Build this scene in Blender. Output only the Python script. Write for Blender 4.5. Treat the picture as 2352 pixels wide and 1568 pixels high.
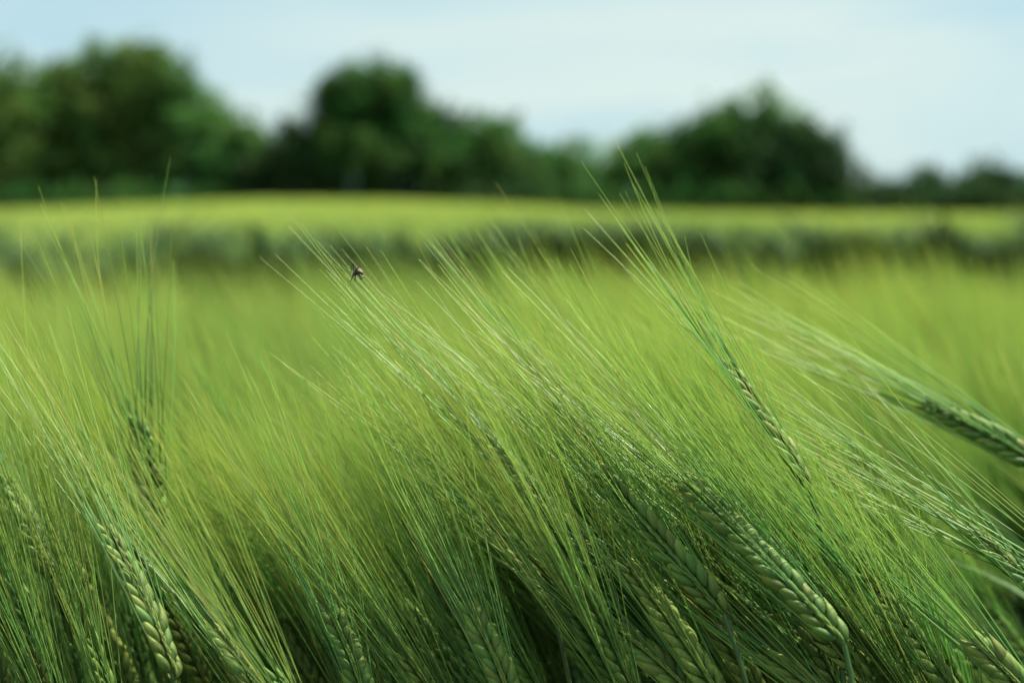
import bpy, bmesh, math, random
import numpy as np
from mathutils import Vector, Matrix

for o in list(bpy.data.objects): bpy.data.objects.remove(o)
S = bpy.context.scene
C = S.collection
rng = np.random.default_rng(11)
random.seed(5)

# ------------------------------------------------------------------ camera
CZ = 1.0
PITCH = math.atan(334 / 3267)
cam_d = bpy.data.cameras.new('camera')
cam = bpy.data.objects.new('camera', cam_d); C.objects.link(cam)
cam.location = (0, 0, CZ)
cam.rotation_euler = (math.radians(90) - PITCH, 0, 0)
cam_d.lens = 50; cam_d.sensor_width = 36
cam_d.clip_start = 0.02; cam_d.clip_end = 5000
cam_d.dof.use_dof = True
cam_d.dof.focus_distance = 0.71
cam_d.dof.aperture_fstop = 4.2
S.camera = cam
S.view_settings.view_transform = 'Standard'
S.view_settings.look = 'None'
S.view_settings.gamma = 1
S.view_settings.exposure = 1.02

# ------------------------------------------------------------------ sky and sun
SUN = Vector((0.45, 0.28, 1.0)).normalized()
sun_d = bpy.data.lights.new('sun', 'SUN'); sun_d.energy = 5.0
sun_d.angle = math.radians(0.5); sun_d.color = (1.0, 0.955, 0.86)
sun = bpy.data.objects.new('sun', sun_d); C.objects.link(sun)
sun.location = SUN * 30
sun.rotation_euler = SUN.to_track_quat('Z', 'Y').to_euler()

W = bpy.data.worlds.new('World'); S.world = W; W.use_nodes = True
nt = W.node_tree; N = nt.nodes; Lk = nt.links
bg = N['Background']
sky = N.new('ShaderNodeTexSky'); sky.sky_type = 'NISHITA'; sky.sun_disc = False
sky.sun_elevation = math.asin(SUN.z); sky.sun_rotation = math.atan2(SUN.x, SUN.y)
sky.air_density = 1.0; sky.dust_density = 0.6; sky.ozone_density = 1.2
tc = N.new('ShaderNodeTexCoord')
mp = N.new('ShaderNodeMapping'); mp.inputs['Scale'].default_value = (1.0, 1.0, 5.0)
mp.inputs['Rotation'].default_value = (0, math.radians(14), 0)
mp.inputs['Location'].default_value = (0.95, 0.2, 0.42)
nz = N.new('ShaderNodeTexNoise'); nz.inputs['Scale'].default_value = 1.9
nz.inputs['Detail'].default_value = 6; nz.inputs['Roughness'].default_value = 0.52
nz.inputs['Distortion'].default_value = 0.5
cr = N.new('ShaderNodeMapRange'); cr.inputs['From Min'].default_value = 0.30
cr.inputs['From Max'].default_value = 0.72
cr.inputs['To Min'].default_value = 0.85; cr.inputs['To Max'].default_value = 0.95
mix = N.new('ShaderNodeMix'); mix.data_type = 'RGBA'
veil = N.new('ShaderNodeValToRGB')     # thin high cloud: white streaks over pale blue
veil.color_ramp.elements[0].position = 0.36; veil.color_ramp.elements[0].color = (0.50, 0.74, 0.83, 1)
veil.color_ramp.elements[1].position = 0.60; veil.color_ramp.elements[1].color = (0.71, 0.86, 0.83, 1)
gain = N.new('ShaderNodeVectorMath'); gain.operation = 'SCALE'; gain.inputs['Scale'].default_value = 9.9
Lk.new(nz.outputs['Fac'], veil.inputs[0]); Lk.new(veil.outputs[0], gain.inputs[0]); Lk.new(gain.outputs[0], mix.inputs[7])
Lk.new(tc.outputs['Generated'], mp.inputs['Vector']); Lk.new(mp.outputs[0], nz.inputs['Vector'])
Lk.new(nz.outputs['Fac'], cr.inputs['Value']); Lk.new(cr.outputs[0], mix.inputs[0])
Lk.new(sky.outputs[0], mix.inputs[6]); Lk.new(mix.outputs[2], bg.inputs['Color'])
bg.inputs['Strength'].default_value = 0.051

# ------------------------------------------------------------------ helpers
cp, sp = math.cos(PITCH), math.sin(PITCH)
def pix(px, py, d):
    """point that stands at forward distance d (m) in the direction of a photo pixel (2352 wide)"""
    a = (px - 1176) / 3267 * d; b = -(py - 784) / 3267 * d
    return np.array([a, d * cp + b * sp, CZ - d * sp + b * cp])
def proj(P):
    P = np.asarray(P, float); x = P[..., 0]; y = P[..., 1]; z = P[..., 2] - CZ
    d = y * cp - z * sp; b = y * sp + z * cp
    return 1176 + 3267 * x / d, 784 - 3267 * b / d, d

def unit(v):
    v = np.asarray(v, float)
    return v / np.maximum(np.linalg.norm(v, axis=-1, keepdims=True), 1e-9)

class MB:
    """collects vertices / quads / a per-vertex (t, rnd) value and links them as one mesh"""
    def __init__(s): s.v = []; s.f = []; s.a = []; s.m = []; s.n = 0
    def add(s, v, f, a, mat=0):
        s.v.append(np.asarray(v, np.float32).reshape(-1, 3)); s.f.append(np.asarray(f, np.int64) + s.n)
        s.a.append(np.asarray(a, np.float32).reshape(-1, 2)); s.m.append(np.full(len(f), mat, np.int32))
        s.n += len(s.v[-1])
    def arrays(s):
        return np.concatenate(s.v), np.concatenate(s.f), np.concatenate(s.a), np.concatenate(s.m)
    def mesh(s, name, mats):
        v, f, a, m = s.arrays()
        me = bpy.data.meshes.new(name)
        me.vertices.add(len(v)); me.vertices.foreach_set('co', v.ravel())
        me.loops.add(f.size); me.loops.foreach_set('vertex_index', f.ravel().astype(np.int32))
        me.polygons.add(len(f))
        me.polygons.foreach_set('loop_start', np.arange(0, f.size, 4, dtype=np.int32))
        me.polygons.foreach_set('material_index', m)
        me.polygons.foreach_set('use_smooth', np.ones(len(f), bool))
        at = me.attributes.new('tint', 'FLOAT_VECTOR', 'POINT')
        at.data.foreach_set('vector', np.concatenate([a, np.zeros((len(a), 1), np.float32)], 1).ravel())
        for mt in mats: me.materials.append(mt)
        me.update(calc_edges=True)
        return me
    def build(s, name, mats, parent=None):
        o = bpy.data.objects.new(name, s.mesh(name, mats)); C.objects.link(o)
        if parent: o.parent = parent
        return o

def frames(D):
    ref = np.where(np.abs(D[..., 2:3]) > 0.9, np.array([1.0, 0, 0]), np.array([0, 0, 1.0]))
    U = unit(np.cross(D, ref)); V = np.cross(D, U)
    return U, V

def tubes(P, R, sides, A):
    """P (n,k,3) centre lines, R (n,k) radii, A (n,k,2) attribute -> verts, quads, attr"""
    n, k, _ = P.shape
    T = unit(np.gradient(P, axis=1)); U, V = frames(T)
    U = unit(U[:, :1] - T * np.sum(U[:, :1] * T, -1, keepdims=True)); V = np.cross(T, U)
    ang = np.arange(sides) * 2 * math.pi / sides
    ring = (U[:, :, None] * np.cos(ang)[None, None, :, None] + V[:, :, None] * np.sin(ang)[None, None, :, None])
    vv = P[:, :, None] + ring * R[:, :, None, None]
    idx = np.arange(n * k * sides).reshape(n, k, sides)
    a = idx[:, :-1]; b = idx[:, 1:]
    f = np.stack([a, np.roll(a, -1, 2), np.roll(b, -1, 2), b], -1).reshape(-1, 4)
    return vv.reshape(-1, 3), f, np.repeat(A[:, :, None], sides, 2).reshape(-1, 2)

def awn_lines(S0, D, L, bend, k):
    t = np.linspace(0, 1, k)[None, :, None]
    return S0[:, None] + D[:, None] * L[:, None, None] * t + bend[:, None] * (t ** 2)

def bez(p0, p1, p2, p3, k):
    t = np.linspace(0, 1, k)[:, None]
    return (1-t)**3*p0 + 3*(1-t)**2*t*p1 + 3*(1-t)*t*t*p2 + t**3*p3

def ribbon(P, Wd, widths, rnd, fold=0.25):
    """leaf blade: centre line P (k,3), width axis Wd, with a slight V fold; closed thin body"""
    T = unit(np.gradient(P, axis=0)); Wd = unit(Wd - T * np.sum(Wd * T, -1, keepdims=True)); Nn = np.cross(T, Wd)
    w = widths[:, None]
    rows = [P - Wd*w + Nn*w*fold, P, P + Wd*w + Nn*w*fold, P - Nn*w*0.06 - Nn*0.0002]
    vv = np.stack(rows, 1); k = len(P); idx = np.arange(k*4).reshape(k, 4)
    a = idx[:-1]; b = idx[1:]
    f = np.stack([a, np.roll(a, -1, 1), np.roll(b, -1, 1), b], -1).reshape(-1, 4)
    A = np.zeros((k, 4, 2)); A[..., 0] = np.linspace(0, 1, k)[:, None]; A[..., 1] = rnd
    return vv.reshape(-1, 3), f, A.reshape(-1, 2)

# ------------------------------------------------------------------ materials
def plant_mat(name, c0, c1, rough, transl, noise=0.0, spec=0.5, sat_var=0.12, scale=300, stripes=0):
    m = bpy.data.materials.new(name); m.use_nodes = True
    n = m.node_tree.nodes; l = m.node_tree.links; p = n['Principled BSDF']; out = n['Material Output']
    at = n.new('ShaderNodeAttribute'); at.attribute_name = 'tint'
    sx = n.new('ShaderNodeSeparateXYZ'); l.new(at.outputs['Vector'], sx.inputs[0])
    ramp = n.new('ShaderNodeValToRGB'); e = ramp.color_ramp.elements
    e[0].color = (*c0, 1); e[1].color = (*c1, 1); e[0].position = 0.0; e[1].position = 1.0
    l.new(sx.outputs['X'], ramp.inputs[0])
    oi = n.new('ShaderNodeObjectInfo')
    ad = n.new('ShaderNodeMath'); ad.operation = 'ADD'; l.new(sx.outputs['Y'], ad.inputs[0]); l.new(oi.outputs['Random'], ad.inputs[1])
    fr = n.new('ShaderNodeMath'); fr.operation = 'FRACT'; l.new(ad.outputs[0], fr.inputs[0])
    hs = n.new('ShaderNodeHueSaturation')
    mh = n.new('ShaderNodeMapRange'); mh.inputs['To Min'].default_value = 0.5 - 0.036; mh.inputs['To Max'].default_value = 0.5 + 0.022
    mv = n.new('ShaderNodeMapRange'); mv.inputs['To Min'].default_value = 1 - sat_var*1.6; mv.inputs['To Max'].default_value = 1 + sat_var*2
    ml = n.new('ShaderNodeMath'); ml.operation = 'MULTIPLY'; ml.inputs[1].default_value = 7.31; l.new(fr.outputs[0], ml.inputs[0])
    fr2 = n.new('ShaderNodeMath'); fr2.operation = 'FRACT'; l.new(ml.outputs[0], fr2.inputs[0])
    l.new(fr.outputs[0], mh.inputs['Value']); l.new(fr2.outputs[0], mv.inputs['Value'])
    l.new(mh.outputs[0], hs.inputs['Hue']); l.new(mv.outputs[0], hs.inputs['Value'])
    l.new(ramp.outputs[0], hs.inputs['Color'])
    geo = n.new('ShaderNodeNewGeometry'); big = n.new('ShaderNodeTexNoise'); big.inputs['Scale'].default_value = 0.55; big.inputs['Detail'].default_value = 3
    mb_ = n.new('ShaderNodeMapping'); mb_.inputs['Scale'].default_value = (1, .5, 0); l.new(geo.outputs['Position'], mb_.inputs[0]); l.new(mb_.outputs[0], big.inputs['Vector'])
    if name == 'awn_green':          # a few awns have dried to straw
        gt = n.new('ShaderNodeMath'); gt.operation = 'GREATER_THAN'; gt.inputs[1].default_value = .93; l.new(fr2.outputs[0], gt.inputs[0])
        gm = n.new('ShaderNodeMath'); gm.operation = 'MULTIPLY'; l.new(gt.outputs[0], gm.inputs[0]); l.new(sx.outputs['X'], gm.inputs[1])
        st = n.new('ShaderNodeMix'); st.data_type = 'RGBA'; st.inputs[7].default_value = (.50, .40, .13, 1)
        l.new(gm.outputs[0], st.inputs[0]); l.new(hs.outputs[0], st.inputs[6]); hs = st; hs_out = st.outputs[2]
    else: hs_out = hs.outputs[0]
    hb = n.new('ShaderNodeHueSaturation'); r1 = n.new('ShaderNodeMapRange'); r1.inputs['From Min'].default_value = .35; r1.inputs['From Max'].default_value = .65
    r1.inputs['To Min'].default_value = .515; r1.inputs['To Max'].default_value = .485
    r2 = n.new('ShaderNodeMapRange'); r2.inputs['From Min'].default_value = .35; r2.inputs['From Max'].default_value = .65
    r2.inputs['To Min'].default_value = .88; r2.inputs['To Max'].default_value = 1.14
    l.new(big.outputs['Fac'], r1.inputs['Value']); l.new(r1.outputs[0], hb.inputs['Hue']); l.new(big.outputs['Fac'], r2.inputs['Value']); l.new(r2.outputs[0], hb.inputs['Value'])
    l.new(hs_out, hb.inputs['Color'])
    col = hb.outputs[0]
    if noise:
        tcn = n.new('ShaderNodeTexCoord'); nn = n.new('ShaderNodeTexNoise'); nn.inputs['Scale'].default_value = scale
        nn.inputs['Detail'].default_value = 3
        mpn = n.new('ShaderNodeMapping'); mpn.inputs['Scale'].default_value = (1.8, 1.8, 0.25 if name == 'grain_green' else 1)
        l.new(tcn.outputs['Object'], mpn.inputs[0]); l.new(mpn.outputs[0], nn.inputs['Vector'])
        h2 = n.new('ShaderNodeHueSaturation'); mr = n.new('ShaderNodeMapRange')
        mr.inputs['From Min'].default_value = 0.3; mr.inputs['From Max'].default_value = 0.7
        mr.inputs['To Min'].default_value = 1 - noise; mr.inputs['To Max'].default_value = 1 + noise
        l.new(nn.outputs['Fac'], mr.inputs['Value']); l.new(mr.outputs[0], h2.inputs['Value']); l.new(col, h2.inputs['Color'])
        col = h2.outputs[0]
        bp = n.new('ShaderNodeBump'); bp.inputs['Strength'].default_value = 0.35; bp.inputs['Distance'].default_value = 0.0006
        l.new(nn.outputs['Fac'], bp.inputs['Height']); l.new(bp.outputs[0], p.inputs['Normal'])
    l.new(col, p.inputs['Base Color'])
    p.inputs['Roughness'].default_value = rough
    p.inputs['Specular IOR Level'].default_value = spec
    tr = n.new('ShaderNodeBsdfTranslucent'); 
    tcx = n.new('ShaderNodeHueSaturation'); tcx.inputs['Value'].default_value = 1.5; tcx.inputs['Saturation'].default_value = 1.08
    l.new(col, tcx.inputs['Color']); l.new(tcx.outputs[0], tr.inputs['Color'])
    mx = n.new('ShaderNodeMixShader'); mx.inputs[0].default_value = transl
    l.new(p.outputs[0], mx.inputs[1]); l.new(tr.outputs[0], mx.inputs[2]); l.new(mx.outputs[0], out.inputs['Surface'])
    return m

M_AWN = plant_mat('awn_green', (0.15, 0.32, 0.092), (0.48, 0.58, 0.13), 0.35, 0.42, spec=0.6, sat_var=0.16)
M_GRAIN = plant_mat('grain_green', (0.075, 0.14, 0.031), (0.24, 0.32, 0.052), 0.6, 0.16, spec=0.3, noise=0.22, scale=420)
M_STEM = plant_mat('stem_green', (0.026, 0.055, 0.016), (0.055, 0.11, 0.026), 0.45, 0.08, noise=0.2, scale=90)
M_LEAF = plant_mat('leaf_green', (0.034, 0.09, 0.024), (0.055, 0.13, 0.03), 0.5, 0.25, spec=0.2, noise=0.15, scale=120)
PLANT_MATS = [M_AWN, M_GRAIN, M_STEM, M_LEAF]
M_FAR = plant_mat('barley_canopy', (0.10, 0.20, 0.045), (0.36, 0.42, 0.075), 0.45, 0.30, sat_var=0.12)

def set_props(o, label=None, cat=None, group=None, kind=None):
    if label: o['label'] = label
    if cat: o['category'] = cat
    if group: o['group'] = group
    if kind: o['kind'] = kind
    return o

# ------------------------------------------------------------------ ground
def smooth(a, b, x):
    t = np.clip((np.asarray(x, float) - a) / (b - a), 0, 1); return t*t*(3-2*t)
PX = np.array([-2000, 0, 300, 620, 900, 1150, 1400, 1800, 2352, 4000])
PY = np.array([  486, 475, 465, 452, 453, 462, 476, 483, 485, 489])
def terrain(x, y):
    """gentle swell of the land; far rim at 60 m rises and falls as on the skyline of the crop"""
    x = np.asarray(x, float); y = np.asarray(y, float)
    px = 1176 + 3267 * x / np.maximum(y, 8.0)
    rim = -(np.interp(px, PX, PY) - 456) / 3267 * 60
    z = rim * smooth(5, 58, y)
    z = z - 0.6 * smooth(64, 95, y)
    return z
def ground():
    xs = np.concatenate([-np.geomspace(900, 12, 24), np.linspace(-11, 11, 45), np.geomspace(12, 900, 24)])
    ys = np.concatenate([[-300, -60, -10], np.linspace(-3, 14, 60), np.geomspace(15, 130, 40), [300, 900, 2500]])
    X, Y = np.meshgrid(xs, ys)
    Z = terrain(X, Y) + 0.012*np.sin(X*7.1 + Y*3) * np.sin(Y*5.3 - X*2.2) * (np.abs(X) < 14)
    v = np.stack([X, Y, Z], -1).reshape(-1, 3)
    idx = np.arange(X.size).reshape(X.shape)
    f = np.stack([idx[:-1, :-1], idx[:-1, 1:], idx[1:, 1:], idx[1:, :-1]], -1).reshape(-1, 4)
    b = MB(); b.add(v, f, np.zeros((len(v), 2)))
    m = bpy.data.materials.new('field_soil'); m.use_nodes = True
    n = m.node_tree.nodes; l = m.node_tree.links; p = n['Principled BSDF']
    tcn = n.new('ShaderNodeTexCoord'); nn = n.new('ShaderNodeTexNoise'); nn.inputs['Scale'].default_value = 9
    nn.inputs['Detail'].default_value = 8
    rp = n.new('ShaderNodeValToRGB'); e = rp.color_ramp.elements
    e[0].position = 0.38; e[0].color = (0.045, 0.036, 0.022, 1); e[1].position = 0.62; e[1].color = (0.05, 0.085, 0.025, 1)
    l.new(tcn.outputs['Object'], nn.inputs['Vector']); l.new(nn.outputs['Fac'], rp.inputs[0]); l.new(rp.outputs[0], p.inputs['Base Color'])
    bp = n.new('ShaderNodeBump'); bp.inputs['Distance'].default_value = 0.03; l.new(nn.outputs['Fac'], bp.inputs['Height']); l.new(bp.outputs[0], p.inputs['Normal'])
    p.inputs['Roughness'].default_value = 0.95
    o = b.build('ground', [m]); o['kind'] = 'structure'
ground()

# ------------------------------------------------------------------ barley pieces
def grain_shape(rings, sides, L=0.0158, Wd=0.0024, Th=0.0020):
    """teardrop kernel pointing +Z, flat face +Y, with a beak where the awn starts"""
    t = np.linspace(0, 1, rings)
    r = np.interp(t, [0, .12, .25, .4, .55, .7, .85, 1], [.25, .72, .97, 1.0, .84, .57, .28, .09])
    r[0] = 0.16; r[-1] = 0.07
    ang = np.arange(sides) * 2*math.pi/sides
    keel = 1 + 0.20*np.cos(ang - math.pi/2) + 0.10*np.cos(3*ang)
    x = r[:, None] * np.cos(ang) * Wd * keel; y = r[:, None] * np.sin(ang) * Th * keel
    y = y + (0.0009*np.sin(np.pi*t))[:, None]
    z = np.repeat((t*L)[:, None], sides, 1)
    v = np.stack([x, y, z], -1).reshape(-1, 3)
    idx = np.arange(rings*sides).reshape(rings, sides); a = idx[:-1]; b = idx[1:]
    f = np.stack([a, np.roll(a, -1, 1), np.roll(b, -1, 1), b], -1).reshape(-1, 4)
    A = np.zeros((rings, sides, 2)); A[..., 0] = (t**1.5)[:, None]
    return v, f, A.reshape(-1, 2)

def ear_layout(B, D, Wax, L=0.09, nodes=13, curve=0.12, rs=None, spread=1.0, awn=0.145, extra=0.5):
    """positions of the kernels and awns of a two-row ear: base B, direction D, row axis Wax"""
    rs = rs or rng
    D = unit(D); Wax = unit(Wax - D*np.dot(Wax, D)); Nn = np.cross(D, Wax)
    sag = np.array([-0.7, 0, -0.5]); sag = sag - D*np.dot(sag, D)
    t = np.linspace(0, 1, 2*nodes)
    cl = B + D*(t*L)[:, None] + sag*(curve*L*t**2)[:, None]
    T = unit(np.gradient(cl, axis=0))
    grains = []; awnS = []; awnD = []; awnL = []; awnB = []
    for i in range(2*nodes):
        side = 1 if i % 2 else -1
        f = t[i]
        sc = 0.72 + 0.42*math.sin(math.pi*min(1, f*0.85+0.15)) ** 0.8
        sc *= rs.uniform(0.86, 1.08)
        out = math.radians(rs.uniform(13, 23)) * (1.15 - 0.5*f)
        gd = unit(T[i]*math.cos(out) + Wax*side*math.sin(out) + Nn*rs.uniform(-.05, .05))
        gp = cl[i] + Wax*side*0.0016
        grains.append((gp, gd, side, sc, Wax, Nn))
        tip = gp + gd*0.0155*sc
        sa = spread * (1.0 - 0.55*f)
        ad = unit(T[i] + Wax*side*(0.035 + 0.13*sa*rs.uniform(0.3, 1.1)) + Nn*rs.normal(0, 0.065*spread))
        awnS.append(tip - gd*0.0004); awnD.append(ad)
        awnL.append(awn * rs.uniform(0.86, 1.08) * (1 - 0.12*abs(f-0.4)))
        w = rs.normal(0, 0.006, 3)*(3 if rs.random() < .03 else 1) - Wax*side*0.010*rs.uniform(0, 1) + sag*0.006*rs.uniform(-.8, 1)
        awnB.append(w)
        if extra and rs.random() < extra:      # awned scales on the faces of the ear
            s3 = 1 if rs.random() < .5 else -1
            awnS.append(cl[i] + Nn*s3*0.002 + T[i]*0.006)
            awnD.append(unit(T[i] + Wax*rs.normal(0, .05*spread) + Nn*s3*rs.uniform(.03, .13)*spread))
            awnL.append(awn*rs.uniform(.8, 1.05)); awnB.append(rs.normal(0, 0.004, 3) + sag*0.005*rs.uniform(-.4, 1))
    return cl, T, grains, (np.array(awnS), np.array(awnD), np.array(awnL), np.array(awnB)), Wax, Nn

def grain_matrix(g):
    gp, gd, side, sc, Wax, Nn = g
    Z = gd; Y = unit(Wax*side*0.55 + Nn*0.83 * (1)); Y = unit(Y - Z*np.dot(Y, Z)); X = np.cross(Y, Z)
    M = np.eye(4); M[:3, 0] = X*sc; M[:3, 1] = Y*sc; M[:3, 2] = Z*sc; M[:3, 3] = gp
    return M
def apply(M, v): return v @ M[:3, :3].T + M[:3, 3]

def ear_core(b, cl, Wax, Nn, rnd, T):
    """the jointed spine with the slim sterile scales on both faces"""
    A = np.zeros((1, len(cl), 2)); A[..., 1] = rnd
    b.add(*tubes(cl[None], np.full((1, len(cl)), 0.0011), 5, A), 1)
    gv, gf, ga = grain_shape(5, 4, L=0.0095, Wd=0.0009, Th=0.0006)
    ga = ga.copy(); ga[:, 1] = rnd; ga[:, 0] = ga[:, 0]*0.7 + 0.2
    for i in range(0, len(cl)-1):
        for s in (-1, 1):
            Z = unit(T[i] + Nn*s*0.10 + Wax*(0.10 if i % 2 else -0.10)); Y = unit(Nn*s - Z*np.dot(Nn*s, Z)); X = np.cross(Y, Z)
            M = np.eye(4); M[:3, 0] = X; M[:3, 1] = Y; M[:3, 2] = Z; M[:3, 3] = cl[i] + Nn*s*0.0017
            b.add(apply(M, gv), gf, ga, 1)

def awn_tubes(lay, k, sides, r0, rnd, tipr=0.2):
    S0, D, L, Bn = lay; n = len(L)
    P = awn_lines(S0, D, L, Bn, k)
    t = np.linspace(0, 1, k)
    R = (r0 * (1 - (1-tipr)*t))[None].repeat(n, 0)
    A = np.zeros((n, k, 2)); A[..., 0] = np.clip(t*0.95 + rng.uniform(-.12, .12, (n, 1)), 0, 1); A[..., 1] = (rnd + rng.uniform(0, .25, (n, 1))) % 1
    return tubes(P, R, sides, A)

def stem_curve(root, B, D, k=16, neck=0.07, up=0.5):
    nd = unit(unit(D)*(1-up) + np.array([0, 0, up]))
    h = B[2] - root[2]
    return bez(root, root + np.array([0, 0, 0.5*h]), B - nd*neck*1.6, B, k)
def stem_mesh(b, cv, r=0.0014, rnd=0.5):
    k = len(cv); t = np.linspace(0, 1, k)
    rad = r*(1.25 - 0.5*t); 
    A = np.zeros((1, k, 2)); A[..., 0] = t; A[..., 1] = rnd
    b.add(*tubes(cv[None], rad[None], 6, A), 2)
def leaf_mesh(b, cv, at, azim, L=0.2, w=0.0045, rnd=0.3, rise=0.9, droop=0.5):
    i = int(at*(len(cv)-1)); p = cv[i]
    d = np.array([math.cos(azim), math.sin(azim), 0])
    t = np.linspace(0, 1, 10)[:, None]
    P = p + d*(L*0.75*t) * (0.35+0.65*t) + np.array([0, 0, 1])*(L*rise*t*(1 - droop*t))
    wd = w * np.sin(np.pi*np.clip(np.linspace(0.16, 1.0, 10), 0, 1))**0.7; wd[-1] = 0.0002
    b.add(*ribbon(P, np.array([-d[1], d[0], 0.0]), wd, rnd), 3)

GR_LO = grain_shape(7, 6)
grain_meshes = []
def grain_mesh():
    if not grain_meshes:
        for q in range(3):
            v, f, a = grain_shape(11, 12, L=0.0158*(0.96+0.04*q), Wd=0.0023+0.00015*q)
            b = MB(); b.add(v, f, a, 0); grain_meshes.append(b.mesh('grain', [M_GRAIN]))
    return grain_meshes[random.randrange(3)]

GROUP = 'barley plants at the front of the field'
# a plant worth seeing on its own: every grain and every awn is its own sub-part
def hero_plant(base, tip, d0, d1, label, roll=0.0, L=None, awn=0.145, rootdx=0.10, up=0.55, spread=1.0, curve=0.1, leaf=True, neck=0.07, r_awn=0.00038):
    B = pix(*base, d0); E = pix(*tip, d1)
    D = unit(E - B); Lr = np.linalg.norm(E - B) if L is None else L
    view = unit(B - np.array([0, 0, CZ]))
    Wax = unit(np.cross(D, view)); Wax = Wax*math.cos(roll) + np.cross(D, Wax)*math.sin(roll)
    root = np.array([B[0] + rootdx, B[1] + rng.uniform(-.03, .03), 0.0])
    e = bpy.data.objects.new('barley_plant', None); C.objects.link(e); e.location = root
    set_props(e, label, 'barley plant', GROUP)
    Bl = B - root
    cl, T, grains, lay, Wax, Nn = ear_layout(Bl, D, Wax, Lr, max(9, int(round(Lr/0.0070))), curve, None, spread, awn)
    cv = stem_curve(np.zeros(3), Bl, D, 22, neck, up)
    b = MB(); stem_mesh(b, cv, 0.0018, rng.random()); b.build('stem', PLANT_MATS, e)
    if leaf:
        for at, az in ((0.70, rng.uniform(2.2, 4.2)), (0.33, rng.uniform(-1, 1))):
            b = MB(); leaf_mesh(b, cv, at, az, rng.uniform(.16, .24), 0.005, rng.random()); b.build('leaf', PLANT_MATS, e)
    b = MB(); ear_core(b, cl, Wax, Nn, rng.random(), T); ear = b.build('ear', PLANT_MATS, e)
    rr = rng.random()
    for g in grains:
        o = bpy.data.objects.new('grain', grain_mesh()); C.objects.link(o); o.parent = ear
        o.matrix_local = Matrix(grain_matrix(g).tolist())
    S0, Dd, Ll, Bn = lay
    for i in range(len(Ll)):
        b = MB(); b.add(*awn_tubes((S0[i:i+1], Dd[i:i+1], Ll[i:i+1], Bn[i:i+1]), 9, 4, r_awn, rr), 0)
        b.build('awn', PLANT_MATS, ear)
    return e, (S0 + Dd*Ll[:, None] + Bn + root)

# ---- the plants one can pick out in the photograph (pixels of the 2352 wide view, metres from the lens)
HEROES = [
 ((1938,1478),(1588,1092),.66,.70,'sharpest barley plant, thick yellow green ear of stacked plump grains, lower right', dict(roll=.35, rootdx=.0, spread=1.15, up=.6, neck=.05, awn=.16, curve=.05)),
 ((1662,1408),(1398,1082),.68,.71,'barley plant with dark bent stem curving down below its braided ear', dict(roll=-.2, rootdx=.06, up=.45, awn=.165, curve=.05)),
 ((1402,1338),(1140,1012),.72,.74,'barley plant with dull green ear whose awns reach up to the small fly', dict(roll=.9, rootdx=.09, awn=.17, curve=.05)),
 ((1858,1118),(1690,850),.72,.74,'barley plant with dark slender ear and the tallest awns reaching against the trees', dict(roll=1.1, rootdx=.035, up=.5, awn=.135, spread=1.3, curve=.03, neck=.09)),
 ((2440,1100),(2150,912),.83,.85,'out of focus barley plant with dark underside leaning in from the right edge', dict(roll=.3, rootdx=.12, awn=.16)),
 ((262,1510),(158,1172),.82,.84,'barley plant with long braided ear near the lower left corner', dict(roll=.5, rootdx=.03, awn=.15)),
 ((355,1620),(245,1380),.86,.87,'barley plant with paler ear just right of the long braided ear', dict(roll=0, rootdx=.04, awn=.15)),
 ((400,1560),(333,1372),.67,.68,'barley plant whose short ear has a yellowish top grain, lower left', dict(roll=.8, rootdx=.02, L=.075, awn=.15)),
 ((365,1215),(318,985),.79,.795,'nearly upright barley plant whose awns fan straight up on the left', dict(roll=.2, rootdx=.02, awn=.145, spread=2.3, curve=.0, up=.9, r_awn=.00045)),
 ((610,1640),(515,1455),.72,.73,'barley plant with bright pointed ear tip rising from the bottom edge left of centre', dict(roll=1.0, rootdx=.03, awn=.15)),
 ((850,1640),(782,1410),.70,.71,'barley plant with pale ear at the bottom edge, nearer the centre', dict(roll=.1, rootdx=.02, awn=.15)),
 ((1185,1640),(1108,1410),.69,.70,'barley plant with open V shaped grains at the bottom edge in the centre', dict(roll=.1, rootdx=.02, awn=.14, spread=1.2)),
 ((1560,1140),(1452,935),.82,.83,'barley plant with small half hidden ear above the braided pair of ears', dict(roll=.6, rootdx=.06, awn=.14)),
 ((2010,1610),(1822,1408),.74,.75,'barley plant with ear tucked in shade directly beneath the largest ear', dict(roll=.6, rootdx=.05, awn=.14)),
 ((2095,1640),(2062,1462),.73,.735,'barley plant with short upright ear at the bottom edge right of the largest ear', dict(roll=0, rootdx=.02, awn=.13, up=.9)),
 ((1270,1400),(1135,1195),.74,.75,'barley plant with dark shaded ear below the dull green ear in the centre', dict(roll=1.0, rootdx=.05, awn=.15)),
 ((1610,1620),(1440,1440),.70,.71,'barley plant with blurry nearest ear at the bottom edge left of the bent dark stem', dict(roll=.5, rootdx=.05, awn=.14)),
 ((2450,1430),(2265,1225),.70,.72,'barley plant with ear at right edge whose awns sweep left in bright streaks', dict(roll=.9, rootdx=.06, awn=.185, spread=1.3, r_awn=.0003)),
 ((2380,1620),(2262,1478),.68,.69,'barley plant with ear in the lower right corner', dict(roll=.2, rootdx=.03, awn=.15)),
 ((1990,1700),(1790,1500),.70,.71,'barley plant whose awns cross the bottom edge below the bent stem', dict(roll=.7, rootdx=.08, awn=.175, spread=1.2)),
 ((2620,1440),(2400,1290),.69,.71,'barley plant off the right edge, its pale awns crossing low toward the largest ear', dict(roll=.4, rootdx=.08, awn=.17, spread=1.3)),
 ((110,1330),(40,1110),.74,.75,'barley plant with ear close to the left edge, awns leaning slightly left', dict(roll=.7, rootdx=.03, awn=.165, spread=1.3)),
 ((1330,1010),(1230,800),.84,.85,'barley plant whose arching awns end over the dark hollow of the field', dict(roll=.5, rootdx=.05, awn=.10, spread=1.3)),
]
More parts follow.
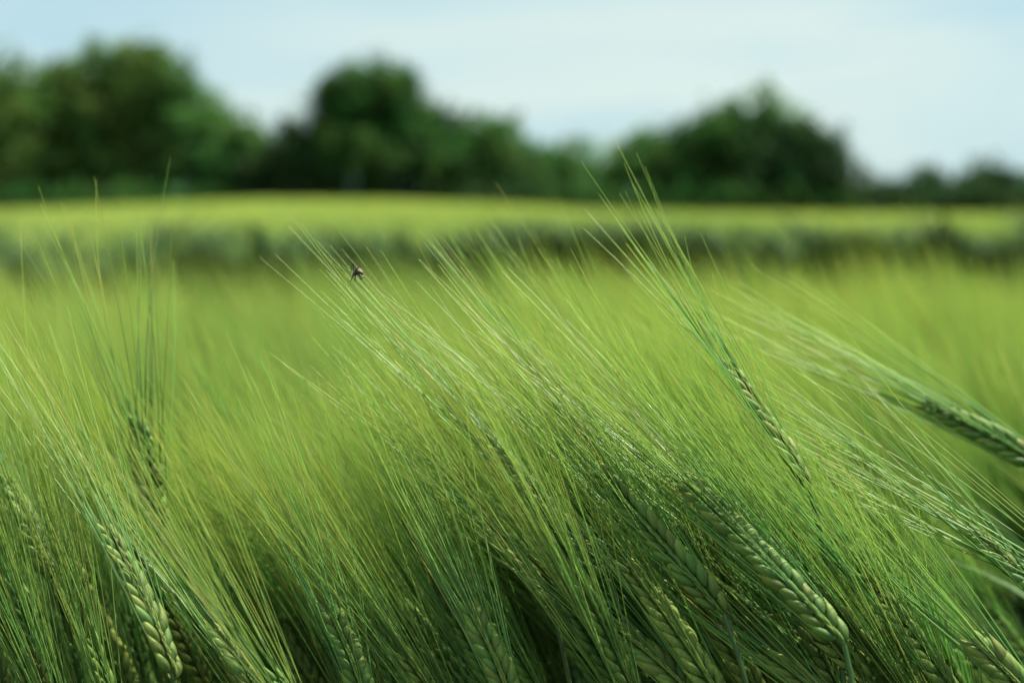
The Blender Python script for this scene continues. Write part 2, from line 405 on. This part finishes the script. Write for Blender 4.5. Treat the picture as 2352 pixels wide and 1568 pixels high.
hero_xy = []; tips_all = {}
for i, (b0, t0, d0, d1, lab, kw) in enumerate(HEROES):
    e, tips = hero_plant(b0, t0, d0, d1, lab, **kw)
    hero_xy.append(e.location[:2]); tips_all[i] = tips

# ---- ordinary plants: fourteen kinds of bend, copied
def make_variant(theta, seed):
    rs = np.random.default_rng(seed)
    th = math.radians(theta)
    az = rs.uniform(-.5, .5)
    D = np.array([-math.sin(th)*math.cos(az), math.sin(th)*math.sin(az), math.cos(th)])
    H = 0.745
    B = np.array([-0.05 - 0.10*math.sin(th), rs.uniform(-.03, .03), H - 0.03*math.sin(th)])
    roll = rs.uniform(0, math.pi)
    Wax = np.cross(D, np.array([0, 1.0, 0])); Wax = unit(Wax)*math.cos(roll) + np.cross(D, unit(Wax))*math.sin(roll)
    L = rs.uniform(.075, .098)
    cl, T, grains, lay, Wax, Nn = ear_layout(B, D, Wax, L, int(L/0.0070), rs.uniform(.0, .08), rs, rs.uniform(.8, 1.4), rs.uniform(.145, .175), 0.8)
    cv = stem_curve(np.zeros(3), B, D, 14, 0.07, rs.uniform(.4, .7))
    parts = {}
    b = MB(); stem_mesh(b, cv, .0013, rs.random()); parts['stem'] = b
    lf = []
    for at, azl in ((rs.uniform(.5, .62), rs.uniform(1.8, 4.4)), (rs.uniform(.25, .4), rs.uniform(-1.2, 1.2))):
        b = MB(); leaf_mesh(b, cv, at, azl, rs.uniform(.15, .24), rs.uniform(.004, .006), rs.random(), rs.uniform(.7, 1.0), rs.uniform(.4, .7)); lf.append(b)
    parts['leaf'] = lf
    b = MB(); rr = rs.random()
    ear_core(b, cl, Wax, Nn, rr, T)
    gv, gf, ga = GR_LO; ga = ga.copy(); ga[:, 1] = rr
    for g in grains: b.add(apply(grain_matrix(g), gv), gf, ga, 1)
    parts['ear'] = b
    b = MB(); b.add(*awn_tubes(lay, 8, 3, .00036, rr), 0); parts['awns'] = b
    tips = lay[0] + lay[1]*lay[2][:, None] + lay[3]
    return dict(parts=parts, tips=tips, theta=theta)

THETAS = [8, 14, 18, 22, 26, 30, 34, 38, 42, 46, 50, 54, 58, 62]
VAR = [make_variant(t, 100+i) for i, t in enumerate(THETAS)]

def variant_objects(v):
    e = bpy.data.objects.new('barley_plant', None); C.objects.link(e)
    v['parts']['stem'].build('stem', PLANT_MATS, e)
    for b in v['parts']['leaf']: b.build('leaf', PLANT_MATS, e)
    ear = v['parts']['ear'].build('ear', PLANT_MATS, e)
    v['parts']['awns'].build('awns', PLANT_MATS, ear)
    return e
def copy_tree(o, parent=None):
    c = o.copy(); C.objects.link(c); c.parent = parent
    for ch in list(o.children): copy_tree(ch, c)
    return c

# lean of the crop: upright on the left of the view, swept over to the left on the right of it
def want_theta(px):
    return float(np.interp(px, [0, 350, 700, 1100, 1500, 2352], [13, 13, 19, 29, 34, 39]))
# how high the sharp awn tips of the front plants stand across the view
LIM_X = [-600, 0, 120, 330, 480, 540, 760, 830, 1080, 1350, 1560, 1700, 1800, 2000, 2352, 3000]
LIM_Y = [660, 660, 690, 820, 840, 830, 810, 730, 640, 600, 640, 760, 880, 930, 900, 850]

def scatter(n, y0, y1, xm, seed, mind, ok=lambda x, y: True):
    rs = np.random.default_rng(seed); pts = []
    tries = 0
    while len(pts) < n and tries < n*60:
        tries += 1
        y = math.sqrt(rs.uniform(y0*y0, y1*y1)); hw = 0.36*y + xm
        x = rs.uniform(-hw, hw) + 0.09
        if ok(x, y) and all((x-a)**2 + (y-b_)**2 > mind*mind for a, b_ in pts[-400:]): pts.append((x, y))
    return pts

HSHORT = ['largest sharp ear', 'ear on the bent stem', 'ear under the fly', 'dark slender ear', 'blurred right edge ear', 'long braided left ear',
          'pale crossing left ear', 'yellow tipped short ear', 'upright fan of awns', 'bright pointed ear tip', 'pale bottom ear', 'V shaped bottom ear',
          'small half hidden ear', 'shaded ear under the largest', 'short upright bottom ear', 'shaded central ear', 'blurry bottom ear', 'streaked right ear',
          'lower right corner ear', 'crossing bottom awns', 'low pale right awns', 'left edge ear', 'arching awns']
HERO_C = [((h[0][0]+h[1][0])/2, (h[0][1]+h[1][1])/2, h[2]) for h in HEROES]
N_IND = 300 - len(HEROES)
rs = np.random.default_rng(77)
def clear_of_heroes(x, y):
    # no crowding right in front of the ears that stand free at the edge of the crop
    ex, ey, _ = proj(np.array([x-0.13, y, 0.74]))
    for (b0, t0, d0, d1, lab, kw) in [HEROES[q] for q in (0, 1, 5)]:
        if y < d0 - .01 and min(b0[0], t0[0])-60 < ex < max(b0[0], t0[0])+230: return False
    return True
first = {}; fillers = []
pts = scatter(N_IND, 0.695, 1.02, 0.02, 3, 0.0115, clear_of_heroes)
pts.sort(key=lambda p: p[1])
def fit(v, x, y, z0, lim_extra):
    """pick turn and height so the awn tips reach the height the crop has there"""
    rz = rs.normal(0, .26); tl = rs.normal(0, 0.05, 2)
    c, s_ = math.cos(rz), math.sin(rz)
    tp = v['tips'].copy(); tp = np.stack([tp[:, 0]*c - tp[:, 1]*s_, tp[:, 0]*s_ + tp[:, 1]*c, tp[:, 2]], -1)
    sc = rs.uniform(.92, 1.03)
    for _ in range(12):
        W_ = tp*sc + np.array([x, y, z0]); px, py, d = proj(W_)
        j = np.argsort(py)[:4]
        lim = np.interp(px[j].mean(), LIM_X, LIM_Y) + lim_extra
        if py[j].mean() < lim: sc *= 0.985
        elif py[j].mean() > lim + 30 and sc < 1.1: sc *= 1.012
        else: break
    return rz, tl*0.3, sc
for (x, y) in pts:
    px, _, _ = proj(np.array([x-0.08, y, 0.8]))
    th = want_theta(px) + float(np.clip(rs.normal(0, 8), -14, 12))
    vi = int(np.argmin([abs(th - t) for t in THETAS]))
    v = VAR[vi]
    rz, tl, sc = fit(v, x, y, 0, abs(rs.normal(0, 65)) + max(0, 30*(1.0-y)/.4))
    if vi not in first: e = variant_objects(v); first[vi] = e
    else: e = copy_tree(first[vi])
    e.location = (x, y, 0); e.rotation_euler = (tl[0], tl[1], rz); e.scale = (sc, sc, sc)
    ex, ey, ed = proj(np.array([x-0.12, y, 0.76*sc]))
    fillers.append((e, float(ex), float(ey), y, th))
# words for each: lean, side of the nearest plant that can be pointed out, order within those
ORD = ['first', 'second', 'third', 'fourth', 'fifth', 'sixth', 'seventh', 'eighth', 'ninth', 'tenth', 'eleventh', 'twelfth', 'thirteenth', 'fourteenth', 'fifteenth', 'sixteenth', 'seventeenth', 'eighteenth']
book = {}
for e, ex, ey, y, th in fillers:
    lean = 'upright' if th < 22 else 'leaning' if th < 38 else 'windswept'
    k = min(range(len(HEROES)), key=lambda q: abs(HERO_C[q][0]-ex) + .5*abs(HERO_C[q][1]-ey))
    hx, hy, hd = HERO_C[k]
    side = 'behind' if y > hd + .16 else 'left of' if ex < hx else 'right of'
    blur = 'blurred ' if y > .9 else ''
    book.setdefault((blur + lean, side, HSHORT[k]), []).append((ex, e))
for (a, side, h), lst in book.items():
    lst.sort(key=lambda q: q[0])
    for n_, (ex, e) in enumerate(lst):
        lab = f'{a} barley plant {side} the {h}'
        if len(lst) > 1: lab += f', {ORD[min(n_, 17)]} from left'
        set_props(e, lab, 'barley plant', GROUP)

# ------------------------------------------------------------------ the rest of the crop as one mass
def rot_scatter(base, pts, rz, sc, z, rnd, zs=1.0):
    v, f, a, m = base
    n = len(pts); c = np.cos(rz)[:, None]; s_ = np.sin(rz)[:, None]
    X = (v[None, :, 0]*c - v[None, :, 1]*s_)*sc[:, None] + pts[:, 0:1]
    Y = (v[None, :, 0]*s_ + v[None, :, 1]*c)*sc[:, None] + pts[:, 1:2]
    Z = v[None, :, 2]*sc[:, None]*zs + z[:, None]
    V = np.stack([X, Y, Z], -1).reshape(-1, 3)
    F = (f[None] + (np.arange(n)*len(v))[:, None, None]).reshape(-1, 4)
    A = np.repeat(a[None], n, 0); A[..., 1] = (A[..., 1] + rnd[:, None]) % 1
    return V, F, A.reshape(-1, 2), np.tile(m, n)

def simple_plant(theta, seed, n_awn, k, r_awn, leaves=2, stem_from=0.0, ear_sides=5):
    rs_ = np.random.default_rng(seed); th = math.radians(theta); az = rs_.uniform(-.5, .5)
    D = np.array([-math.sin(th)*math.cos(az), math.sin(th)*math.sin(az), math.cos(th)])
    B = np.array([-0.05 - 0.10*math.sin(th), 0, 0.745 - .03*math.sin(th)])
    L = .09; roll = rs_.uniform(0, 3.1); U, V_ = frames(D[None]); U = U[0]; V_ = V_[0]
    Wax = U*math.cos(roll) + V_*math.sin(roll); Nn = np.cross(D, Wax)
    b = MB()
    # braided ear outline
    kk = 11; t = np.linspace(0, 1, kk); P = B + D*(t*L)[:, None]
    P = P + Wax*(0.0016*np.where(np.arange(kk) % 2, 1, -1))[:, None]
    R = 0.0042*np.sin(np.pi*np.clip(t*.9+.08, 0, 1))**.5*(1+.18*np.where(np.arange(kk) % 2, 1, -1)); R[-1] = .0006
    A = np.zeros((1, kk, 2)); A[..., 0] = .4
    b.add(*tubes(P[None], R[None], ear_sides, A), 1)
    f_ = rs_.uniform(0.05, 1, n_awn); S0 = B + D*(f_*L)[:, None]
    sd = np.where(rs_.random(n_awn) < .5, -1, 1)
    Dd = unit(D + Wax*(sd*(.035+.13*(1-.5*f_)*rs_.uniform(.3, 1.2, n_awn)))[:, None] + Nn*rs_.normal(0, .07, n_awn)[:, None])
    Ll = .15*rs_.uniform(.85, 1.1, n_awn)
    b.add(*awn_tubes((S0, Dd, Ll, rs_.normal(0, .005, (n_awn, 3))), k, 3, r_awn, rs_.random()), 0)
    cv = stem_curve(np.zeros(3), B, D, 8, .07, .55)
    i0 = int(stem_from*8); cvv = cv[i0:]; A = np.zeros((1, len(cvv), 2))
    b.add(*tubes(cvv[None], np.full((1, len(cvv)), .0013), 3, A), 2)
    for q in range(leaves):
        tall = leaves > 4
        leaf_mesh(b, cv, rs_.uniform(.72, .92) if tall else rs_.uniform(.5, .7), rs_.uniform(0, 6.28), rs_.uniform(.24, .32) if tall else rs_.uniform(.15, .25),
                  .009 if tall else .006, rs_.random(), rs_.uniform(.7, 1), .2 if tall else .55)
    return b.arrays()

field = MB()
def add_field(bases, P, rs_, zmean=1.0, zsd=.03, rnd_fn=None):
    P = np.asarray(P); which = rs_.integers(0, len(bases), len(P))
    for w in range(len(bases)):
        q = P[which == w]
        if not len(q): continue
        v, f, a, m = rot_scatter(bases[w], q, rs_.normal(0, .35, len(q)), rs_.normal(zmean, zsd, len(q)).clip(.8, 1.12), terrain(q[:, 0], q[:, 1]), rs_.random(len(q)))
        field.v.append(v.astype(np.float32)); field.f.append(f + field.n); field.a.append(a.astype(np.float32)); field.m.append(m); field.n += len(v)

def rand_pts(n, y0, y1, slope, xm, rs_, inner=None):
    y = np.sqrt(rs_.uniform(y0*y0, y1*y1, n)); hw = slope*y + xm
    x = rs_.uniform(-1, 1, n)*hw + .08
    return np.stack([x, y], -1)
rs2 = np.random.default_rng(9)
# tramline: a bare wheel track that crosses the view between near and far crop
def near_edge(x): return 2.25 + 0.10*x + 0.10*np.sin(x*2.3+1) + 0.06*np.sin(x*6.1)
def far_edge(x): return 6.3 + 0.28*x + 0.45*np.sin(x*1.9+.4) + 0.25*np.sin(x*4.3) + .15*np.sin(x*9.1)
MID = [simple_plant(t, 300+i, 22, 3, .00040) for i, t in enumerate([18, 26, 33, 40, 47])]
P = rand_pts(5600, 0.98, 2.6, .36, .40, rs2); P = P[P[:, 1] < near_edge(P[:, 0])]
add_field(MID, P, rs2, 0.945, .022)
# crop standing beside the view on both sides
y = rs2.uniform(.6, 1.3, 900); s_ = rs2.choice([-1, 1], 900); x = s_*(0.36*y + .17 + rs2.uniform(0, .7, 900)) + .08
add_field(MID, np.stack([x, y], -1), rs2, .93, .03)
FARP = [simple_plant(t, 400+i, 9, 3, .0008, leaves=2, stem_from=.2, ear_sides=4) for i, t in enumerate([22, 32, 42, 50])]
P = rand_pts(15000, 4.6, 12, .37, .5, rs2); P = P[P[:, 1] > far_edge(P[:, 0]) + .35]
add_field(FARP, P, rs2, 0.935, .025)
LEAFY = [simple_plant(t, 450+i, 4, 3, .0008, leaves=6, stem_from=.0, ear_sides=4) for i, t in enumerate([22, 32, 42])]  # added tall leafy plants, standing in for shade on the far crop edge
x = rs2.uniform(-3.4, 3.8, 2900); y = far_edge(x) + np.abs(rs2.normal(0, .35, 2900))
keep = rs2.random(len(x)) < np.clip(.62 + .12*x + .55*np.sin(x*3.1+.5)*np.sin(x*1.3+1), .12, 1)
x = x[keep]; y = y[keep]
add_field(LEAFY, np.stack([x, y], -1), rs2, .915, .075)
# thin regrowth inside the wheel track
P = rand_pts(400, 2.4, 6.5, .38, .4, rs2)
add_field([simple_plant(30, 500+i, 6, 3, .0006, leaves=3) for i in range(3)], P, rs2, .70, .03)
def tuft(seed, n=9):
    rs_ = np.random.default_rng(seed); b = MB()
    S0 = np.stack([rs_.uniform(-.12, .12, n), rs_.uniform(-.12, .12, n), np.full(n, .52)], -1)
    D = unit(np.stack([-np.abs(rs_.normal(.5, .2, n)), rs_.normal(0, .2, n), np.ones(n)], -1))
    b.add(*awn_tubes((S0, D, rs_.uniform(.28, .42, n), rs_.normal(0, .01, (n, 3))), 3, 3, .006, rs_.random()), 0)
    return b.arrays()
P = rand_pts(30000, 11, 63, .38, 2, rs2)
P[:, 1] = 11 + (63-11)*((P[:, 1]-11)/52)**1.4
P[:, 0] = rs2.uniform(-1, 1, len(P))*(.38*P[:, 1]+2)
add_field([tuft(600+i) for i in range(5)], P, rs2, .90, .04)
fo = field.build('barley_crop', PLANT_MATS)
set_props(fo, 'green barley crop filling the field behind the front plants', 'barley crop', kind='stuff')

# ------------------------------------------------------------------ trees beyond the crop
def leaf_mat(name, col, transl=.32):
    m = plant_mat(name, tuple(c*.8 for c in col), tuple(c*1.25 for c in col), .7, transl, sat_var=.3, spec=.08); return m
TM = {'deep': leaf_mat('leaves_deep_green', (.036, .10, .024)), 'olive': leaf_mat('leaves_olive', (.078, .148, .036)),
      'fresh': leaf_mat('leaves_fresh_green', (.078, .17, .045)), 'dark': leaf_mat('leaves_dark', (.026, .062, .020))}
bark = plant_mat('bark', (.05, .04, .03), (.07, .055, .04), .9, 0, noise=.3, scale=6)
def tree(name, blobs, dist, kind, label, dens=1.0, group='trees beyond the field'):
    """blobs: list of (px, py, rx, ry) patches of the crown in photo pixels, stood up at dist metres with real depth"""
    rs_ = np.random.default_rng(len(label)*31 + int(blobs[0][0]))
    k = dist/3267
    cx = np.mean([b_[0] for b_ in blobs]); gx = (cx-1176)*k; gz = float(terrain(gx, dist))
    e = bpy.data.objects.new(name, None); C.objects.link(e); e.location = (gx, dist, gz)
    set_props(e, label, 'tree', group)
    lv = MB(); quads_v = []; A = []
    limbs = MB(); ctr = []
    for (px, py, rx, ry) in blobs:
        rx *= 1.1; ry *= 1.1
        c = pix(px, py, dist) - np.array([gx, 0, gz]); c[1] = 0
        X, Z = rx*k, ry*k; Yr = X*rs_.uniform(.75, 1.0); c[1] = rs_.uniform(-.25, .25)*X
        ctr.append(c)
        n = int(dens * 330 * (X*Z + X*Yr + Yr*Z)/3 * 4 / 3.2) + 60
        # clumps of leaf sprays through the crown, thicker near its surface
        nc = max(40, n//34)
        u = unit(rs_.normal(size=(nc, 3))); r = rs_.uniform(.12, 1.0, nc)**.5
        cc = c + u*r[:, None]*np.array([X, Yr, Z])
        cs = rs_.uniform(.45, .95, nc)
        wh = rs_.integers(0, nc, n)
        p = cc[wh] + rs_.normal(size=(n, 3))*cs[wh][:, None]*.5
        p[:, 2] = np.maximum(p[:, 2], .1)
        s = rs_.uniform(.13, .27, n)
        nrm = unit(rs_.normal(size=(n, 3)) + np.array([0, 0, .8])); U, V_ = frames(nrm)
        a_ = rs_.uniform(0, 6.28, n)[:, None]; U2 = U*np.cos(a_) + V_*np.sin(a_); V2 = np.cross(nrm, U2)
        s = s[:, None]
        q = np.stack([p - U2*s, p - V2*s*.6 , p + U2*s*1.1, p + V2*s*.6 + nrm*s*.25], 1)
        quads_v.append(q.reshape(-1, 3))
        at = np.zeros((n, 4, 2)); at[..., 0] = rs_.random(n)[:, None]; at[..., 1] = (rs_.random(nc)[wh])[:, None]
        A.append(at.reshape(-1, 2))
    V = np.concatenate(quads_v); n = len(V)//4
    lv.add(V, np.arange(n*4).reshape(-1, 4), np.concatenate(A))
    cr_ = lv.build('crown', [TM[kind]], e)
    for pl in (0,): cr_.data.polygons.foreach_set('use_smooth', np.zeros(n, bool))
    top = max(c[2] for c in ctr); rad = max(.12, top*.045)
    tb = MB(); tp = np.array([[0, 0, -.5], [0.05, 0, top*.2], [-.08, .05, top*.42], [.06, 0, top*.7]])
    tb.add(*tubes(tp[None], np.array([[rad*1.5, rad, rad*.75, rad*.35]]), 8, np.zeros((1, 4, 2))))
    for c in ctr:
        s0 = np.array([0, 0, top*rs_.uniform(.15, .4)]); m_ = (s0+c)/2 + np.array([0, 0, -.05*top])
        tb.add(*tubes(np.stack([s0, m_, c])[None], np.array([[rad*.55, rad*.35, rad*.12]]), 6, np.zeros((1, 3, 2))))
    tb.build('trunk', [bark], e)
TREES = [
 ('broadleaf_tree', [(90,300,100,110),(40,350,110,90)], 97, 'olive', 'olive tree half hidden behind the left edge tree', 1.2),
 ('broadleaf_tree', [(250,280,130,110),(200,360,120,80)], 99, 'olive', 'broad tree hidden close behind the tallest tree', 1.2),
 ('broadleaf_tree', [(430,330,110,90),(520,380,80,60)], 98, 'fresh', 'pale green tree behind the sloping right side of the left group', 1.1),
 ('broadleaf_tree', [(1540,380,100,60),(1700,370,110,75),(1820,370,90,70)], 97, 'deep', 'wide tree behind the middle of the right hand group', 1.2),
 ('broadleaf_tree', [(20,250,95,115),(-60,300,110,140),(40,390,110,70)], 88, 'olive', 'olive green tree cut by the left edge of the view, reddish tinged', 1),
 ('broadleaf_tree', [(150,255,80,95),(130,370,100,80),(175,190,40,40)], 92, 'olive', 'dark olive tree between the left edge tree and the tallest tree', 1),
 ('broadleaf_tree', [(275,170,66,72),(285,290,140,135),(365,205,80,90),(260,400,140,60),(340,140,35,35)], 90, 'olive', 'tallest tree with a domed top, in the left group', 1),
 ('broadleaf_tree', [(455,320,100,115),(500,370,95,85),(410,215,50,60)], 89, 'fresh', 'lighter green tree sloping down on the right side of the left group', 1.1),
 ('bush', [(550,360,70,72),(590,400,65,50)], 87, 'fresh', 'low light green bush filling the notch between the left group and the round dark tree', 1.2),
 ('broadleaf_tree', [(850,235,118,80),(800,265,85,90),(915,265,80,95),(870,350,175,95)], 86, 'deep', 'round topped dark tree standing alone in the middle left', 1.3),
 ('bush', [(690,370,85,85),(650,400,70,50)], 85, 'dark', 'dark shrub sloping down on the left foot of the round topped tree', 1.3),
 ('broadleaf_tree', [(1010,350,80,90),(1040,395,80,55)], 87, 'deep', 'deep green tree merging with the right side of the round topped tree', 1.2),
 ('broadleaf_tree', [(1130,345,90,70),(1180,390,75,60),(1080,320,55,55),(1110,400,90,50)], 88, 'fresh', 'fresh green low tree sloping to the right of the round topped tree', 1.2),
 ('broadleaf_tree', [(1325,365,55,48),(1300,410,70,40)], 95, 'fresh', 'thin see-through tree in the gap between the middle and right groups', .5),
 ('bush', [(1262,400,66,52)], 92, 'deep', 'small green bush in the low gap left of the thin see-through tree', 1),
 ('broadleaf_tree', [(1475,375,80,62),(1410,405,66,56)], 88, 'fresh', 'green tree forming the left shoulder of the right hand group', 1),
 ('broadleaf_tree', [(1650,290,60,70),(1600,360,110,75),(1560,400,110,60)], 87, 'deep', 'taller dark tree with a small peak left of the right group highest crown', 1),
 ('broadleaf_tree', [(1755,262,55,55),(1770,330,80,80),(1720,310,60,60),(1730,400,90,60)], 89, 'fresh', 'highest crown of the right hand group, airy with sky showing through', .6),
 ('broadleaf_tree', [(1850,350,85,68),(1820,400,130,70),(1900,400,70,60)], 86, 'dark', 'broad dark tree forming the right shoulder of the right hand group', 1.3),
 ('bush', [(2020,445,45,26)], 88, 'dark', 'lowest dark bush just right of the right hand group', 1.2),
 ('broadleaf_tree', [(2118,425,38,36)], 88, 'dark', 'small round dark tree, left of the pair at the far right', 1.3),
 ('broadleaf_tree', [(2255,418,58,42),(2310,440,50,28),(2215,445,40,25)], 88, 'dark', 'wide low dark tree at the far right', 1.3),
 ('bush', [(2400,450,70,30)], 90, 'dark', 'low dark bush running out of the right edge', 1.2),
]
for nm, bl, d, kd, lb, dn in TREES: tree(nm, bl, d, kd, lb, dn)
# hedge bottom under the trees
def hedge():
    for i, (a, b_, kd) in enumerate([(-200, 620, 'deep'), (600, 1260, 'dark'), (1240, 1960, 'deep'), (1960, 2600, 'dark')]):
        n = int((b_-a)/55); bl = [(a + (j+.5)*(b_-a)/n, 462 + 7*math.sin(j*2.1+i), 42, 20+4*math.sin(j*3.3)) for j in range(n)]
        side = ['the left group of trees', 'the round topped tree', 'the right hand group of trees', 'the small dark trees at the far right'][i]
        tree('hedge', bl, 84.5, kd, 'low dark hedge running along the foot of ' + side, 1.2, 'hedges along the field edge')
hedge()

# ------------------------------------------------------------------ the fly on the awn tips
def fly():
    P0 = pix(818, 624, .725); px = .85/3267      # one photo pixel there, in metres
    e = bpy.data.objects.new('fly', None); C.objects.link(e); e.location = P0
    set_props(e, 'tiny dark brown fly with thin legs perched on the tips of the awns', 'fly')
    me = bpy.data.meshes.new('body'); V = []; E = []; R = []
    def v(x, z, y, r, to=None):
        V.append((x*px, y*px, -z*px)); R.append(r*px)
        if to is not None: E.append((to, len(V)-1))
        return len(V)-1
    th = v(0, 0, 0, 5.0); a1 = v(6, 0, 0, 3.2, th); a2 = v(10, 3, 0, 4.4, a1); a3 = v(13, 6, 0, 2.0, a2)
    nk = v(-4, 3, 0, 3.0, th); hd = v(-6, 7, 0, 3.6, nk); sn = v(-6, 11, 0, 1.4, hd)
    for (y, pts_) in [(4, [(-6, -3), (-5, -15), (-9, -12), (-11, 2)]), (-4, [(-5, 6), (-8, 13), (-11, 20)]), (4, [(-2, 8), (-3, 14), (-4, 20)]),
                      (-4, [(10, 8), (14, 9), (10, 16)]), (5, [(4, 7), (8, 12), (6, 16)]), (-5, [(2, -6), (8, -10), (12, -7)])]:
        pr = th
        for j, (x, z) in enumerate(pts_): pr = v(x, z, y*(1+.5*j), [1.2, 1.1, .9, .7][j], pr)
    me.from_pydata(V, E, [])
    o = bpy.data.objects.new('body', me); C.objects.link(o)
    sk = o.modifiers.new('skin', 'SKIN'); 
    if not me.skin_vertices: 
        bm = bmesh.new(); bm.from_mesh(me); bm.verts.layers.skin.verify(); bm.to_mesh(me); bm.free()
    for i, r in enumerate(R): me.skin_vertices[0].data[i].radius = (r*.95, r*.95)
    me.skin_vertices[0].data[0].use_root = True
    sb = o.modifiers.new('sub', 'SUBSURF'); sb.levels = 1; sb.render_levels = 1
    m = bpy.data.materials.new('fly_body'); m.use_nodes = True; n = m.node_tree.nodes; l = m.node_tree.links; p = n['Principled BSDF']
    tcn = n.new('ShaderNodeTexCoord'); g = n.new('ShaderNodeTexNoise'); g.inputs['Scale'].default_value = 900
    rp = n.new('ShaderNodeValToRGB'); rp.color_ramp.elements[0].color = (.012, .01, .012, 1); rp.color_ramp.elements[1].color = (.055, .032, .02, 1)
    rp.color_ramp.elements[0].position = .42; rp.color_ramp.elements[1].position = .62
    l.new(tcn.outputs['Object'], g.inputs['Vector']); l.new(g.outputs['Fac'], rp.inputs[0]); l.new(rp.outputs[0], p.inputs['Base Color']); p.inputs['Roughness'].default_value = .3
    me.materials.append(m); o.parent = e
    wm = bpy.data.materials.new('fly_wing'); wm.use_nodes = True; p = wm.node_tree.nodes['Principled BSDF']
    p.inputs['Base Color'].default_value = (.35, .27, .15, 1); p.inputs['Alpha'].default_value = .55; p.inputs['Roughness'].default_value = .2
    for s_ in (-1, 1):
        b = MB(); t = np.linspace(0, 1, 7); w = np.sin(np.pi*np.clip(t*.9+.05, 0, 1))**.6*3.0
        c = np.stack([t*13, s_*(2 + t*3), 3.5 - t*4 + 3*np.sin(t*3)], -1)
        vv = np.concatenate([(c + np.array([0, .8, 1])*w[:, None])[:, None], (c - np.array([0, .8, 1])*w[:, None])[:, None]], 1)*px
        i_ = np.arange(14).reshape(7, 2); f = np.stack([i_[:-1, 0], i_[:-1, 1], i_[1:, 1], i_[1:, 0]], -1)
        b.add(vv, f, np.zeros((14, 2))); b.build('wing', [wm], e)
fly()
